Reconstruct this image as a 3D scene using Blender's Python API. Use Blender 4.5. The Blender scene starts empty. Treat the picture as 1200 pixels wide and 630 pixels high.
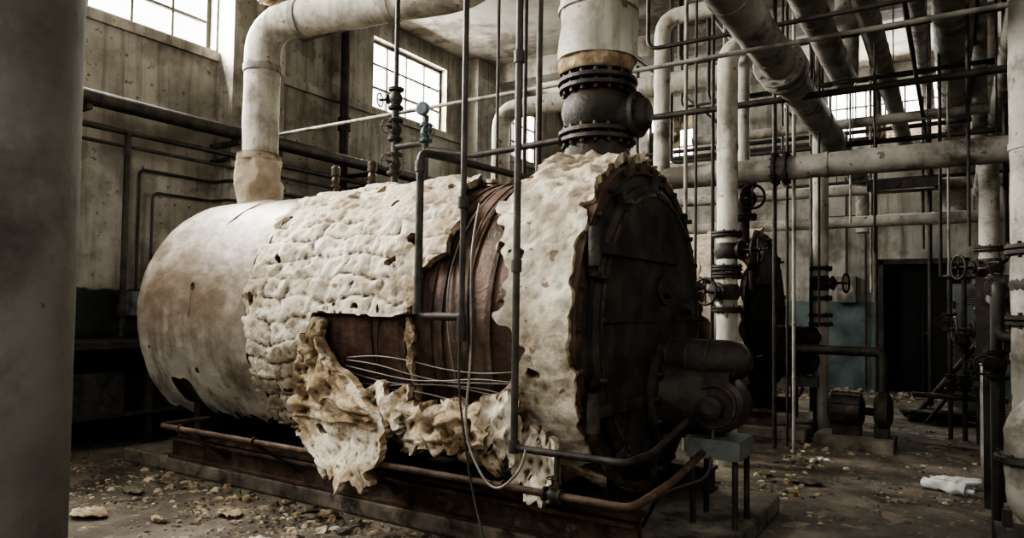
import bpy, bmesh, math, random
from mathutils import Vector, Matrix, noise
random.seed(7)
V = Vector
sc = bpy.context.scene

# ------------------------------------------------------------------ materials
def M(name, cols, scale=3.0, rough=.85, metal=0.0, bump=.3, bscale=30, stain=None, sscale=1.5,
      srange=(.5, .62), streak=None, dado=None, spots=None, bdist=.02, crease=None, top=None, patch=None, strk=(.50,.72,.85)):
    m = bpy.data.materials.new(name); m.use_nodes = True
    nt = m.node_tree; N = nt.nodes; L = nt.links
    bs = N['Principled BSDF']
    bs.inputs['Roughness'].default_value = rough
    bs.inputs['Metallic'].default_value = metal
    geo = N.new('ShaderNodeNewGeometry')
    def nz(sc_, det=6, mapping=None, rg=.6):
        n = N.new('ShaderNodeTexNoise'); n.inputs['Scale'].default_value = sc_
        n.inputs['Detail'].default_value = det; n.inputs['Roughness'].default_value = rg
        if mapping:
            mp = N.new('ShaderNodeMapping'); mp.inputs['Scale'].default_value = mapping
            L.new(geo.outputs['Position'], mp.inputs['Vector']); L.new(mp.outputs[0], n.inputs['Vector'])
        else:
            L.new(geo.outputs['Position'], n.inputs['Vector'])
        return n.outputs['Fac']
    def ramp(src, a, b):
        r = N.new('ShaderNodeMapRange'); r.inputs['From Min'].default_value = a; r.inputs['From Max'].default_value = b
        L.new(src, r.inputs['Value']); return r.outputs['Result']
    def mul(a, b):
        x = N.new('ShaderNodeMath'); x.operation = 'MULTIPLY'; L.new(a, x.inputs[0])
        if isinstance(b, float): x.inputs[1].default_value = b
        else: L.new(b, x.inputs[1])
        return x.outputs[0]
    def mix(f, a, b):
        x = N.new('ShaderNodeMix'); x.data_type = 'RGBA'
        L.new(f, x.inputs['Factor'])
        for s, val in ((6, a), (7, b)):
            if isinstance(val, tuple): x.inputs[s].default_value = (*val, 1)
            else: L.new(val, x.inputs[s])
        return x.outputs[2]
    cr = N.new('ShaderNodeValToRGB')
    el = cr.color_ramp.elements
    while len(el) < len(cols): el.new(.5)
    for i, c in enumerate(cols):
        el[i].position = .32 + .36 * i / max(1, len(cols) - 1); el[i].color = (*c, 1)
    L.new(nz(scale, 8), cr.inputs[0])
    col = cr.outputs[0]
    if stain: col = mix(ramp(nz(sscale, 8, rg=.68), *srange), col, stain)
    if patch: col = mix(ramp(nz(patch[1], 9, rg=.62), patch[2], patch[2]+.015), col, patch[0])
    if top:   # soot and grime settled on upper surfaces (colour, z0, z1)
        sx = N.new('ShaderNodeSeparateXYZ'); L.new(geo.outputs['Position'], sx.inputs[0])
        f = mul(ramp(sx.outputs[2], top[1], top[2]), ramp(nz(2.2, 7, rg=.65), top[3], top[3]+.24))
        col = mix(f, col, top[0])
    if streak:
        col = mix(mul(ramp(nz(1.0, 6, (11, 11, .7)), strk[0], strk[1]), strk[2]), col, streak)
    if spots: col = mix(ramp(nz(14, 3, rg=.5), .66, .70), col, spots)
    if crease:
        col = mix(ramp(geo.outputs['Pointiness'], .497, .445), col, crease)  # mixes a darker colour into concave creases
    if dado:
        sx = N.new('ShaderNodeSeparateXYZ'); L.new(geo.outputs['Position'], sx.inputs[0])
        ad = N.new('ShaderNodeMath'); ad.operation = 'ADD'
        L.new(mul(nz(5, 5), .12), ad.inputs[1]); L.new(sx.outputs[2], ad.inputs[0])
        f = ramp(ad.outputs[0], dado[1] + .06, dado[1] + .08)
        d2 = mix(ramp(nz(2.5, 8), .4, .65), dado[0], tuple(c * .45 for c in dado[0]))
        col = mix(f, d2, col)
    L.new(col, bs.inputs['Base Color'])
    if bump:
        b = N.new('ShaderNodeBump'); b.inputs['Strength'].default_value = bump; b.inputs['Distance'].default_value = bdist
        L.new(nz(bscale, 6), b.inputs['Height']); L.new(b.outputs[0], bs.inputs['Normal'])
    return m

m_wall = M('wall_plaster', [(.18,.17,.145),(.34,.322,.28),(.44,.42,.365)], 1.4, .9, stain=(.115,.10,.08), sscale=1.1, srange=(.52,.66), streak=(.12,.105,.083), dado=((.03,.034,.03),1.45), bump=.35, bscale=12, spots=(.15,.13,.105), patch=((.26,.24,.20),1.8,.575), strk=(.48,.70,.7))
m_wallb = M('wall_painted_back', [(.21,.208,.19),(.35,.345,.31),(.44,.43,.385)], 1.4, .9, stain=(.12,.105,.083), sscale=1.1, srange=(.52,.66), streak=(.16,.148,.125), dado=((.155,.205,.21),1.5), bump=.3, bscale=12)
m_ceil = M('ceiling_concrete', [(.20,.185,.155),(.33,.308,.265),(.40,.378,.325)], 1.2, .9, stain=(.12,.10,.08), sscale=1.0, bump=.4, bscale=10)
m_floor = M('floor_dirty_concrete', [(.065,.056,.044),(.135,.117,.092),(.25,.217,.17)], 2.2, .85, stain=(.042,.036,.028), sscale=.8, srange=(.48,.66), bump=.9, bscale=26, spots=(.27,.235,.185), patch=((.21,.18,.14),3.5,.57))
m_conc = M('plinth_concrete', [(.08,.069,.056),(.16,.138,.11),(.27,.235,.19)], 4, .9, stain=(.04,.034,.026), sscale=3, bump=.6, bscale=20)
m_col = M('column_paint', [(.10,.097,.085),(.15,.145,.128),(.19,.184,.162)], 2, .75, stain=(.065,.06,.05), sscale=1.6, srange=(.5,.68), bump=.5, bscale=9, patch=((.035,.03,.025),2.4,.665))
m_jack = M('boiler_jacket_paint', [(.32,.30,.255),(.46,.438,.385),(.58,.557,.49)], 2.4, .5, stain=(.19,.155,.115), sscale=1.5, srange=(.51,.68), streak=(.15,.123,.09), bump=.35, bscale=14, top=((.165,.125,.088),.75,1.4,.27), strk=(.48,.68,.75))
m_ins = M('insulation_plaster', [(.38,.335,.26),(.60,.55,.455),(.73,.69,.595)], 5, .95, stain=(.29,.225,.15), sscale=2.1, srange=(.50,.66), bump=.8, bscale=22, spots=(.26,.195,.13), crease=(.12,.09,.062), top=((.36,.30,.22),1.7,2.3,.36), streak=(.30,.245,.175), strk=(.54,.72,.7))
m_flap = M('torn_insulation_batt', [(.24,.175,.105),(.46,.375,.26),(.64,.56,.43)], 4.5, 1.0, stain=(.66,.60,.49), sscale=2.6, srange=(.51,.57), bump=1.0, bscale=38, spots=(.22,.155,.09), crease=(.10,.07,.045))
m_wool = M('insulation_wool', [(.17,.12,.075),(.36,.28,.18),(.56,.475,.35)], 8, 1.0, stain=(.55,.49,.38), sscale=4, srange=(.53,.62), bump=1.0, bscale=50, crease=(.08,.057,.04))
m_rust = M('rusty_shell', [(.04,.026,.019),(.105,.062,.044),(.19,.118,.085)], 4, .55, .2, stain=(.055,.044,.042), sscale=2, bump=.4, bscale=30, streak=(.20,.14,.105))
m_rust2 = M('rusty_steel', [(.033,.022,.016),(.08,.05,.035),(.14,.09,.064)], 8, .75, .2, bump=.4, bscale=40, stain=(.16,.135,.11), sscale=7, srange=(.56,.66))
m_dark = M('black_iron', [(.018,.016,.014),(.042,.036,.03),(.075,.06,.048)], 5, .6, .2, bump=.5, bscale=25, stain=(.085,.062,.047), sscale=5, srange=(.54,.7))
m_iron = M('pipe_iron', [(.026,.024,.021),(.056,.05,.043),(.09,.077,.063)], 8, .6, .3, bump=.2, bscale=40)
m_white = M('pipe_white_lagging', [(.31,.297,.26),(.48,.462,.41),(.58,.565,.505)], 3, .75, stain=(.18,.152,.115), sscale=2.5, srange=(.50,.68), bump=.35, bscale=18, spots=(.20,.168,.125), streak=(.24,.213,.17), strk=(.48,.7,.8))
m_grey = M('pipe_grey_lagging', [(.19,.178,.155),(.31,.295,.26),(.41,.392,.345)], 3, .75, stain=(.12,.105,.083), sscale=2.5, bump=.35, bscale=18, spots=(.14,.12,.09))
m_cab = M('cabinet_grey_paint', [(.12,.13,.127),(.18,.195,.19)], 4, .6, stain=(.07,.063,.054), sscale=3, bump=.1)
m_wire = M('cable_grey', [(.13,.12,.105),(.24,.225,.2)], 12, .5, bump=0)
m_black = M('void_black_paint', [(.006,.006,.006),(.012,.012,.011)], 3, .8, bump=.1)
m_frame = M('window_steel', [(.06,.055,.045),(.12,.11,.09)], 8, .7, bump=.2)
m_paper = M('white_plastic', [(.5,.5,.48),(.7,.7,.68)], 6, .5, bump=.4)
m_brass = M('old_brass', [(.05,.04,.03),(.11,.085,.062)], 12, .5, .5, bump=.2)
m_blue = M('gauge_blue_paint', [(.04,.055,.06),(.075,.105,.12)], 12, .5, bump=.1)
m_brick = M('exterior_brick', [(.20,.16,.13),(.33,.27,.22)], 6, .9, bump=.5)
m_glass = bpy.data.materials.new('dirty_window_glass'); m_glass.use_nodes = True
nt = m_glass.node_tree; nt.nodes.clear()
o_ = nt.nodes.new('ShaderNodeOutputMaterial'); t_ = nt.nodes.new('ShaderNodeBsdfTranslucent')
g_ = nt.nodes.new('ShaderNodeNewGeometry'); n_ = nt.nodes.new('ShaderNodeTexNoise'); n_.inputs['Scale'].default_value = 5; n_.inputs['Detail'].default_value = 6
r_ = nt.nodes.new('ShaderNodeValToRGB'); r_.color_ramp.elements[0].position=.35; r_.color_ramp.elements[1].position=.7
r_.color_ramp.elements[0].color=(.02,.018,.014,1); r_.color_ramp.elements[1].color=(.10,.09,.075,1)
nt.links.new(g_.outputs['Position'], n_.inputs['Vector']); nt.links.new(n_.outputs['Fac'], r_.inputs[0]); nt.links.new(r_.outputs[0], t_.inputs[0]); nt.links.new(t_.outputs[0], o_.inputs[0])

def fbm(p, o=4):
    s = 0; a = 1; f = 1
    for _ in range(o):
        s += a * noise.noise(V((p[0]*f, p[1]*f, p[2]*f))); a *= .5; f *= 2.03
    return s

# ------------------------------------------------------------------ builder
def frame(ax):
    ax = V(ax).normalized()
    a = V((0,0,1)) if abs(ax.z) < .9 else V((1,0,0))
    u = ax.cross(a).normalized(); w = ax.cross(u).normalized()
    return ax, u, w

def fillet(pts, br, k=8):
    pts = [V(p) for p in pts]
    if len(pts) < 3 or br <= 0: return pts
    out = [pts[0]]
    for i in range(1, len(pts)-1):
        a, p, b = pts[i-1], pts[i], pts[i+1]
        t = min(br, (a-p).length*.49, (b-p).length*.49)
        s = p + (a-p).normalized()*t; e = p + (b-p).normalized()*t
        for j in range(k+1):
            q = j/k; out.append(s*(1-q)**2 + p*(2*q*(1-q)) + e*q*q)
    out.append(pts[-1]); return out

def catmull(pts, k=8):
    pts = [V(p) for p in pts]; P = [pts[0]] + pts + [pts[-1]]; out = []
    for i in range(1, len(P)-2):
        for j in range(k):
            t = j/k; a, b, c, d = P[i-1:i+3]
            out.append(.5*((2*b)+(c-a)*t+(2*a-5*b+4*c-d)*t*t+(3*b-a-3*c+d)*t**3))
    out.append(pts[-1]); return out

class B:
    def __init__(s, name, *mats):
        s.name = name; s.mats = list(mats); s.v = []; s.f = []; s.mi = []; s.sm = []
    def m(s, mat):
        if mat not in s.mats: s.mats.append(mat)
        return s.mats.index(mat)
    def add(s, vs, fs, mat, smooth=True):
        o = len(s.v); s.v += [tuple(x) for x in vs]; k = s.m(mat)
        for f in fs:
            s.f.append(tuple(i+o for i in f)); s.mi.append(k); s.sm.append(smooth)
    def box(s, c, size, mat, rot=None):
        c = V(c); h = V(size)/2; vs = []
        for x in (-1,1):
            for y in (-1,1):
                for z in (-1,1):
                    p = V((x*h.x, y*h.y, z*h.z))
                    if rot: p = rot @ p
                    vs.append(c+p)
        s.add(vs, [(0,1,3,2),(4,6,7,5),(0,4,5,1),(2,3,7,6),(0,2,6,4),(1,5,7,3)], mat, False)
    def bx(s, x0,x1,y0,y1,z0,z1, mat):
        s.box(((x0+x1)/2,(y0+y1)/2,(z0+z1)/2),(x1-x0,y1-y0,z1-z0),mat)
    def tube(s, path, r, mat, n=16, br=0, lump=0, cap=True, sub=0):
        pts = fillet(path, br)
        if sub:
            q = [pts[0]]
            for a, b in zip(pts, pts[1:]):
                k = max(1, int((b-a).length/sub))
                for j in range(1, k+1): q.append(a.lerp(b, j/k))
            pts = q
        T = []
        for i in range(len(pts)):
            a = pts[max(0,i-1)]; b = pts[min(len(pts)-1,i+1)]; T.append((b-a).normalized())
        _, u, _w = frame(T[0]); vs = []
        for i, p in enumerate(pts):
            u = (u - T[i]*u.dot(T[i])).normalized(); w = T[i].cross(u)
            for j in range(n):
                an = 2*math.pi*j/n; d = u*math.cos(an)+w*math.sin(an)
                rr = r
                if lump: rr += lump*fbm((p + d*r)*(2.2/r*.35), 3)
                vs.append(p + d*rr)
        fs = []
        for i in range(len(pts)-1):
            for j in range(n):
                k = (j+1) % n
                fs.append((i*n+j, i*n+k, (i+1)*n+k, (i+1)*n+j))
        s.add(vs, fs, mat)
        if cap:
            s.add(vs[:n], [tuple(reversed(range(n)))], mat, False)
            s.add(vs[-n:], [tuple(range(n))], mat, False)
    def lathe(s, o, axis, prof, mat, n=32, hard=True, cap=True):
        o = V(o); ax, u, w = frame(axis)
        def ring(t, r): return [o + ax*t + (u*math.cos(2*math.pi*j/n)+w*math.sin(2*math.pi*j/n))*r for j in range(n)]
        if hard:
            for (a, ra), (b, rb) in zip(prof, prof[1:]):
                s.add(ring(a,ra)+ring(b,rb), [(j,(j+1)%n,n+(j+1)%n,n+j) for j in range(n)], mat)
        else:
            vs = []; fs = []
            for t, r in prof: vs += ring(t, r)
            for i in range(len(prof)-1):
                fs += [(i*n+j, i*n+(j+1)%n, (i+1)*n+(j+1)%n, (i+1)*n+j) for j in range(n)]
            s.add(vs, fs, mat)
        if cap:
            s.add(ring(*prof[0]), [tuple(reversed(range(n)))], mat, False)
            s.add(ring(*prof[-1]), [tuple(range(n))], mat, False)
    def cyl(s, a, b, r, mat, r1=None, n=24):
        a = V(a); b = V(b); s.lathe(a, b-a, [(0,r),((b-a).length, r if r1 is None else r1)], mat, n)
    def torus(s, c, axis, R, r, mat, n=24, k=8):
        c = V(c); ax, u, w = frame(axis); vs = []; fs = []
        for i in range(n):
            a = 2*math.pi*i/n; d = u*math.cos(a)+w*math.sin(a)
            for j in range(k):
                b = 2*math.pi*j/k; vs.append(c + d*(R+r*math.cos(b)) + ax*r*math.sin(b))
        for i in range(n):
            for j in range(k):
                fs.append((i*k+j, ((i+1)%n)*k+j, ((i+1)%n)*k+(j+1)%k, i*k+(j+1)%k))
        s.add(vs, fs, mat)
    def flange(s, c, axis, r, th, mat, bolts=10):
        c = V(c); ax, u, w = frame(axis)
        s.lathe(c-ax*th/2, ax, [(0,r*.95),(th*.15,r),(th*.85,r),(th,r*.95)], mat, 32)
        for i in range(bolts):
            a = 2*math.pi*i/bolts; p = c+(u*math.cos(a)+w*math.sin(a))*r*.86
            s.cyl(p-ax*(th/2+r*.09), p+ax*(th/2+r*.09), r*.065, mat, n=6)
    def valve(s, c, axis, r, wdir, mat, L=None, wheel=True):
        c = V(c); ax = V(axis).normalized(); L = L or r*4.2
        s.lathe(c-ax*L/2, ax, [(0,r*1.05),(L*.2,r*1.05),(L*.35,r*1.4),(L*.5,r*1.55),(L*.65,r*1.4),(L*.8,r*1.05),(L,r*1.05)], mat, 20, hard=False)
        for sg in (-1, 1):
            s.flange(c+ax*sg*(L/2-r*.18), ax, r*1.75, r*.3, mat, 8)
            s.flange(c+ax*sg*(L/2+r*.15), ax, r*1.75, r*.26, mat, 8)
        if wheel:
            wd = V(wdir).normalized()
            s.cyl(c, c+wd*r*2.3, r*.85, mat, r*.7, 16)
            s.flange(c+wd*r*1.9, wd, r*1.15, r*.25, mat, 6)
            s.cyl(c+wd*r*2.2, c+wd*r*4.3, r*.2, mat, n=8)
            for q in (-.45,.45):
                _, uu, _w = frame(wd); s.cyl(c+wd*r*2.2+uu*r*q, c+wd*r*3.6+uu*r*q, r*.13, mat, n=6)
            wc = c+wd*r*3.9; s.torus(wc, wd, r*1.5, r*.16, mat)
            _, uu, ww = frame(wd)
            for i in range(4):
                a = math.pi*i/2; d = uu*math.cos(a)+ww*math.sin(a)
                s.cyl(wc, wc+d*r*1.5, r*.1, mat, n=6)
    def lump(s, c, size, mat, seed=0, amp=.35, sub=3, fr=1.6):
        bm = bmesh.new(); bmesh.ops.create_icosphere(bm, subdivisions=sub, radius=1)
        c = V(c); size = V(size); vs = []
        for v in bm.verts:
            p = v.co * (1 + amp*fbm(v.co*fr + V((seed*7.1, seed*3.3, seed)), 4))
            vs.append(c + V((p.x*size.x, p.y*size.y, p.z*size.z)))
        fs = [tuple(v.index for v in f.verts) for f in bm.faces]; bm.free()
        s.add(vs, fs, mat)
    def sheet(s, pos, u0,u1,nu, v0,v1,nv, mask, th, mat, wrap=False, smooth_it=3, mat_in=None):
        du = (u1-u0)/nu; dv = (v1-v0)/nv; NV = nv if wrap else nv+1
        keep = set((i,j) for i in range(nu) for j in range(nv) if mask(u0+(i+.5)*du, v0+(j+.5)*dv))
        def vid(i,j): return (i, j % NV if wrap else j)
        P = {}; faces = []; ec = {}
        for (i,j) in sorted(keep):
            c = [(i,j),(i+1,j),(i+1,j+1),(i,j+1)]
            f = [vid(*x) for x in c]; faces.append(f)
            for k in f: P[k] = [u0+k[0]*du, v0+k[1]*dv]
            for k in range(4):
                e = (f[k], f[(k+1)%4]); r = (e[1], e[0])
                if r in ec: del ec[r]
                else: ec[e] = 1
        nb = {}
        for a, b in ec: nb.setdefault(a, []).append(b); nb.setdefault(b, []).append(a)
        per = v1-v0
        for _ in range(smooth_it):
            Q = {}
            for k, l in nb.items():
                x = sum(P[q][0] for q in l)/len(l)
                y = 0
                for q in l:
                    yy = P[q][1]
                    if wrap:
                        if yy-P[k][1] > per/2: yy -= per
                        if yy-P[k][1] < -per/2: yy += per
                    y += yy/len(l)
                Q[k] = [P[k][0]*.5+x*.5, P[k][1]*.5+y*.5]
            for k in Q: P[k] = Q[k]
        keys = list(P); ix = {k:n for n,k in enumerate(keys)}; n = len(keys)
        out = [pos(P[k][0], P[k][1], 0) for k in keys]; inn = [pos(P[k][0], P[k][1], -th) for k in keys]
        s.add(out, [tuple(ix[k] for k in f) for f in faces], mat)
        s.add(inn, [tuple(reversed([ix[k] for k in f])) for f in faces], mat_in or mat)
        vs = []; fs = []
        for a, b in ec:
            o = len(vs); vs += [out[ix[a]], out[ix[b]], inn[ix[b]], inn[ix[a]]]; fs.append((o,o+1,o+2,o+3))
        s.add(vs, fs, mat_in or mat)
    def done(s, bevel=0):
        me = bpy.data.meshes.new(s.name)
        lo = V([min(v[i] for v in s.v) for i in range(3)]); hi = V([max(v[i] for v in s.v) for i in range(3)])
        o = V(((lo.x+hi.x)/2, (lo.y+hi.y)/2, lo.z))
        me.from_pydata([V(v)-o for v in s.v], [], s.f)
        for m_ in s.mats: me.materials.append(m_)
        me.polygons.foreach_set('material_index', s.mi)
        me.polygons.foreach_set('use_smooth', s.sm)
        bm = bmesh.new(); bm.from_mesh(me); bmesh.ops.recalc_face_normals(bm, faces=bm.faces); bm.to_mesh(me); bm.free()
        me.update()
        ob = bpy.data.objects.new(s.name, me); ob.location = o
        sc.collection.objects.link(ob)
        if bevel:
            b = ob.modifiers.new('bevel','BEVEL'); b.width = bevel; b.segments = 2; b.limit_method = 'ANGLE'
        return ob

# ------------------------------------------------------------------ room
XL, XR, YF, YB, ZC = -7.2, 2.6, -3.0, 13.5, 5.6
b = B('floor'); b.bx(XL-.3, XR+.3, YF-.3, YB+.3, -.2, 0, m_floor); b.done()
b = B('ceiling'); b.bx(XL-.3, XR+.3, YF-.3, YB+.3, ZC+.004, ZC+.2, m_ceil)
for y in (2.2, 6.6, 10.4): b.bx(XL, XR, y-.18, y+.18, ZC-.32, ZC+.01, m_ceil)
b.done()
Z0, Z1 = 4.25, 5.3
winL = [(-2.2,-.4),(.5,2.3),(3.1,4.92),(7.5,9.25),(11.3,12.4)]
winB = [(-5.3,-4.35),(-1.9,-.1)]
winF_added = [(-5.2,-2.8),(-1.4,1.0)]  # unseen openings behind the camera, added for frontal fill light
winR_added = [(.2,2.2)]  # unseen opening, added so fill light reaches the boiler front face
def wall(name, axis, c0, c1, u0, u1, wins, mat, z0=Z0, z1=Z1, extra=None, doors=()):
    b = B(name)
    def put(ua, ub, za, zb):
        if axis == 'x': b.bx(c0, c1, ua, ub, za, zb, mat)
        else: b.bx(ua, ub, c0, c1, za, zb, mat)
    lo = u0
    for a, d, h in doors: 
        put(lo, a, 0, z0); put(a, d, h, z0); lo = d
    put(lo, u1, 0, z0); put(u0, u1, z1, ZC)
    lo = u0
    for a, d in wins: put(lo, a, z0, z1); lo = d
    put(lo, u1, z0, z1)
    if extra: extra(b)
    return b.done()
def pil(b):
    for y in (5.3, 10.1, .0-2.7): b.bx(XL-.01, XL+.3, y-.36, y+.36, 0, ZC, m_wall)
    b.bx(XL-.01, XL+.05, -3, YB, 4.12, 4.22, m_wall)
wall('wall_left','x',XL-.3,XL,YF,YB,winL,m_wall,extra=pil)
wall('wall_back','y',YB,YB+.3,XL,XR,winB,m_wallb,doors=[(-1.04,.12,2.16)])
wall('wall_right','x',XR,XR+.3,YF,YB,winR_added,m_wall,z0=2.6,z1=4.6)
wall('wall_front','y',YF-.3,YF,XL,XR,winF_added,m_wall,z0=2.4,z1=4.9)
b = B('door_1'); 
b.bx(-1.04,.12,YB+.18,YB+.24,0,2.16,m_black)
b.bx(-1.12,-1.03,YB-.03,YB+.2,0,2.24,m_dark); b.bx(.11,.2,YB-.03,YB+.2,0,2.24,m_dark); b.bx(-1.12,.2,YB-.03,YB+.2,2.15,2.24,m_dark)
b.bx(-.47,-.45,YB+.16,YB+.19,0,2.15,m_dark); b.cyl((-.4,YB+.12,1.0),(-.4,YB+.2,1.0),.03,m_iron)
b.done()
wn = 0
def window(axis, c, u0, u1, z0, z1, nu, nz, dirty=.0):
    global wn; wn += 1
    rr = random.Random(wn*5+1)
    b = B('window_%d' % wn)
    def put(ua,ub,za,zb,t=.03,mt=m_frame):
        if axis == 'x': b.bx(c-t,c+t,ua,ub,za,zb,mt)
        else: b.bx(ua,ub,c-t,c+t,za,zb,mt)
    put(u0,u0+.05,z0,z1); put(u1-.05,u1,z0,z1); put(u0,u1,z0,z0+.05); put(u0,u1,z1-.05,z1)
    for i in range(1,nu): u = u0+(u1-u0)*i/nu; put(u-.014,u+.014,z0,z1,.02)
    for i in range(1,nz): z = z0+(z1-z0)*i/nz; put(u0,u1,z-.014,z+.014,.018)
    for i in range(nu):
        for j in range(nz):
            if rr.random() < dirty: put(u0+(u1-u0)*i/nu,u0+(u1-u0)*(i+1)/nu,z0+(z1-z0)*j/nz,z0+(z1-z0)*(j+1)/nz,.003,m_glass)
    b.done()
def light(name, loc, tgt, sx, sy, pw, col=(1,.97,.91)):
    l = bpy.data.lights.new(name,'AREA'); l.shape='RECTANGLE'; l.size=sx; l.size_y=sy; l.energy=pw; l.color=col
    o = bpy.data.objects.new(name,l); o.location=loc
    o.rotation_euler = (V(tgt)-V(loc)).to_track_quat('-Z','Y').to_euler(); sc.collection.objects.link(o)
pwL = [340, 900, 800, 460, 300]
for k,((a,d),p) in enumerate(zip(winL,pwL)):
    window('x', XL-.15, a, d, Z0, Z1, 4, 3, 0)
    light('daylight_left', (XL-.55,(a+d)/2,(Z0+Z1)/2+.25), (XL+3,(a+d)/2,Z0-1.0), d-a, 1.1, p)
for a,d in winB:
    window('y', YB+.15, a, d, Z0, Z1, max(2,int((d-a)/.3)), 3, .15)
    light('daylight_back', ((a+d)/2,YB+.55,(Z0+Z1)/2+.25), ((a+d)/2,YB-3,Z0-1.5), d-a, 1.1, 420*(d-a), (1,.98,.93))
for (a,d),p in zip(winF_added,(42,60)):
    window('y', YF-.15, a, d, 2.4, 4.9, 5, 6)
    light('fill_light_front', ((a+d)/2,YF-.6,3.9), ((a+d)/2,YF+5,1.5), d-a, 2.4, p, (1,.985,.95))  # added fill lamp behind the camera
for a,d in winR_added:
    window('x', XR+.15, a, d, 2.6, 4.6, 4, 5)
    light('fill_light_right', (XR+.6,(a+d)/2,3.8), (XR-4,(a+d)/2+2.5,1.2), d-a, 1.9, 55, (1,.975,.93))  # added fill lamp from the right, out of view
w = bpy.data.worlds.new('overcast_sky'); sc.world = w; w.use_nodes = True
w.node_tree.nodes['Background'].inputs[0].default_value = (1,.985,.95,1)
w.node_tree.nodes['Background'].inputs[1].default_value = 3.0

# foreground column
b = B('concrete_column')
b.lathe((-2.81,1.065,0),(0,0,1),[(0,.27),(1.4,.268),(ZC,.27)],m_col,48,hard=False)
b.lathe((-2.81,1.065,0),(0,0,1),[(0,.32),(.15,.32),(.18,.27)],m_col,48)
b.done()

# ------------------------------------------------------------------ boiler
YC, ZB = 4.12, 1.24
def boiler(name, ox, oy, res, full):
    b = B(name)
    X0, X1 = -5.56+ox, -1.63+ox; yc = YC+oy
    def sp(x, fi, R):
        a = math.radians(fi); return V((x, yc-R*math.cos(a), ZB+R*math.sin(a)))
    b.lathe((X0,yc,ZB),(1,0,0),[(-.13,.3),(-.09,.6),(-.03,.85),(.03,.94)],m_rust,64,hard=False)
    b.lathe((X0+.02,yc,ZB),(1,0,0),[(0,.94),(X1-X0-.02,.94)],m_rust,96,cap=False)
    for x,wd,r in ((-2.80,.05,.955),(-2.58,.025,.95),(-2.50,.025,.95),(-2.33,.03,.952),(-2.17,.03,.955),(-3.05,.03,.95)):
        b.lathe((x+ox,yc,ZB),(1,0,0),[(0,.93),(0,r),(wd,r),(wd,.93)],m_rust2,96,cap=False)
    def nn(x,fi,f=1.0,o=3,s=0):
        a=math.radians(fi); return fbm((x*f+s, math.cos(a)*f, math.sin(a)*f+s),o)
    def mk(Rf):
        return lambda x,fi,off: sp(x,fi,Rf(x-ox,fi)+off)
    def lay(xa,xb,fa,fb,Rf,mask,th,mat,mi=None,rs=res,sm=3):
        nu=int((xb-xa)/rs); nv=int(math.radians(fb-fa)/rs)
        b.sheet(mk(Rf),xa+ox,xb+ox,nu,fa,fb,nv,lambda x,f:mask(x-ox,f),th,mat,abs(fb-fa-360)<.1,sm,mi)
    # painted jacket
    def Rj(x,f):
        r = 1.0+.010*nn(x,f,2.2)+.005*nn(x,f,8,3)
        e = x+5.56
        if e < .09: r -= (.09-e)**2*9
        r -= .004*math.tanh((x+4.80)*90)
        if x > -4.3: r += .02*max(0,(x+4.3)/.2)*max(0,nn(0,f,5,3,44))*2
        return r
    def mj(x,f):
        if f > 180: f -= 360
        if x > -4.12+.09*nn(x,f,5,4): return False
        if -5.2 < x < -4.94 and -43+2*nn(x,f,9) < f < -29+3*nn(x,f,6): return False
        if f < -50+12*nn(x,0,3,4,2)+4*nn(x,f,11,2): return False
        if -45 < f < -12 and nn(x,f,7,3,4) > .78: return False
        if abs(x+4.80) < .02 and nn(0,f,7,3,4) > .25+14*abs(x+4.80): return False
        return True
    lay(-5.56,-3.9,-180,180,Rj,mj,.012,m_jack,m_rust2)
    b.lathe((-4.815+ox,yc,ZB),(1,0,0),[(0,.98),(0,.9995),(.018,.9995),(.018,.98)],m_rust2,128,cap=False)
    # lagging : plastered blocks under wrinkled canvas, irregular
    def Rb(x,f):
        a = math.radians(f)
        dx = .06*nn(x,f,4,4,9); df=.045*nn(x,f,4,4,3)
        row = (a+df)/.14; ri = math.floor(row); v = abs(row-ri-.5)*2
        cu = (x+dx)/(.27+.07*math.sin(ri*5.1))+.37*ri; u = abs(cu-math.floor(cu)-.5)*2
        g = max(v**9, .75*u**14)
        fade = min(1,max(.10,.55+1.5*nn(x,f,2.0,3,21)))
        tone = noise.cell(V((math.floor(cu)+.5,ri+.5,.5)))
        wr = abs(nn(x,f,6,4,31))
        r = 1.015-.034*g*fade+.014*tone*(1-g)+.028*nn(x,f,2.4,3)+.028*(.35-wr)+.005*nn(x,f,16,3)
        return max(r,.955)
    def xr(f):
        if f < 18: return -2.68
        if f < 24: return -2.68+.21*(f-18)/6
        if f < 42: return -2.47
        if f < 60: return -2.47-.2*(f-42)/18
        return -2.68-.07*min(1,(f-60)/30)
    def mb(x,f):
        if f > 180: f -= 360
        e = .045*nn(x,f,6,4,2)
        if x < -4.17+.08*nn(0,f,3,4)+.04*nn(x,f,9,3,7): return False
        if x > xr(f)+e: return False
        if f < 3+1.5*nn(x,f,5) and f > -100 and x > -3.47+.5*e: return False
        if f < -50+9*nn(x,f,3,4,1): return False
        if f > 150: return False
        if abs(nn(x,f,5,4,11)) > .70: return False
        return True
    if full: lay(-4.3,-2.35,-100,160,Rb,mb,.045,m_ins,m_wool,rs=.0135,sm=2)
    else: lay(-4.25,-2.1,-180,180,Rb,lambda x,f:nn(x,f,3)>-.5,.04,m_ins,m_wool)
    # front ring
    def Rr(x,f):
        tp = math.exp(-((f-85)/40)**2)
        wr = abs(nn(x,f,4,4,41))
        r = 1.02+.03*nn(x,f,2.2,3)+.03*(.3-wr)+.006*nn(x,f,14,3)+.02*math.exp(-((x+2.05)/.07)**2)+tp*(.015+.06*abs(nn(x,f,6,4,3)))
        return max(r,.96)
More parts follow.
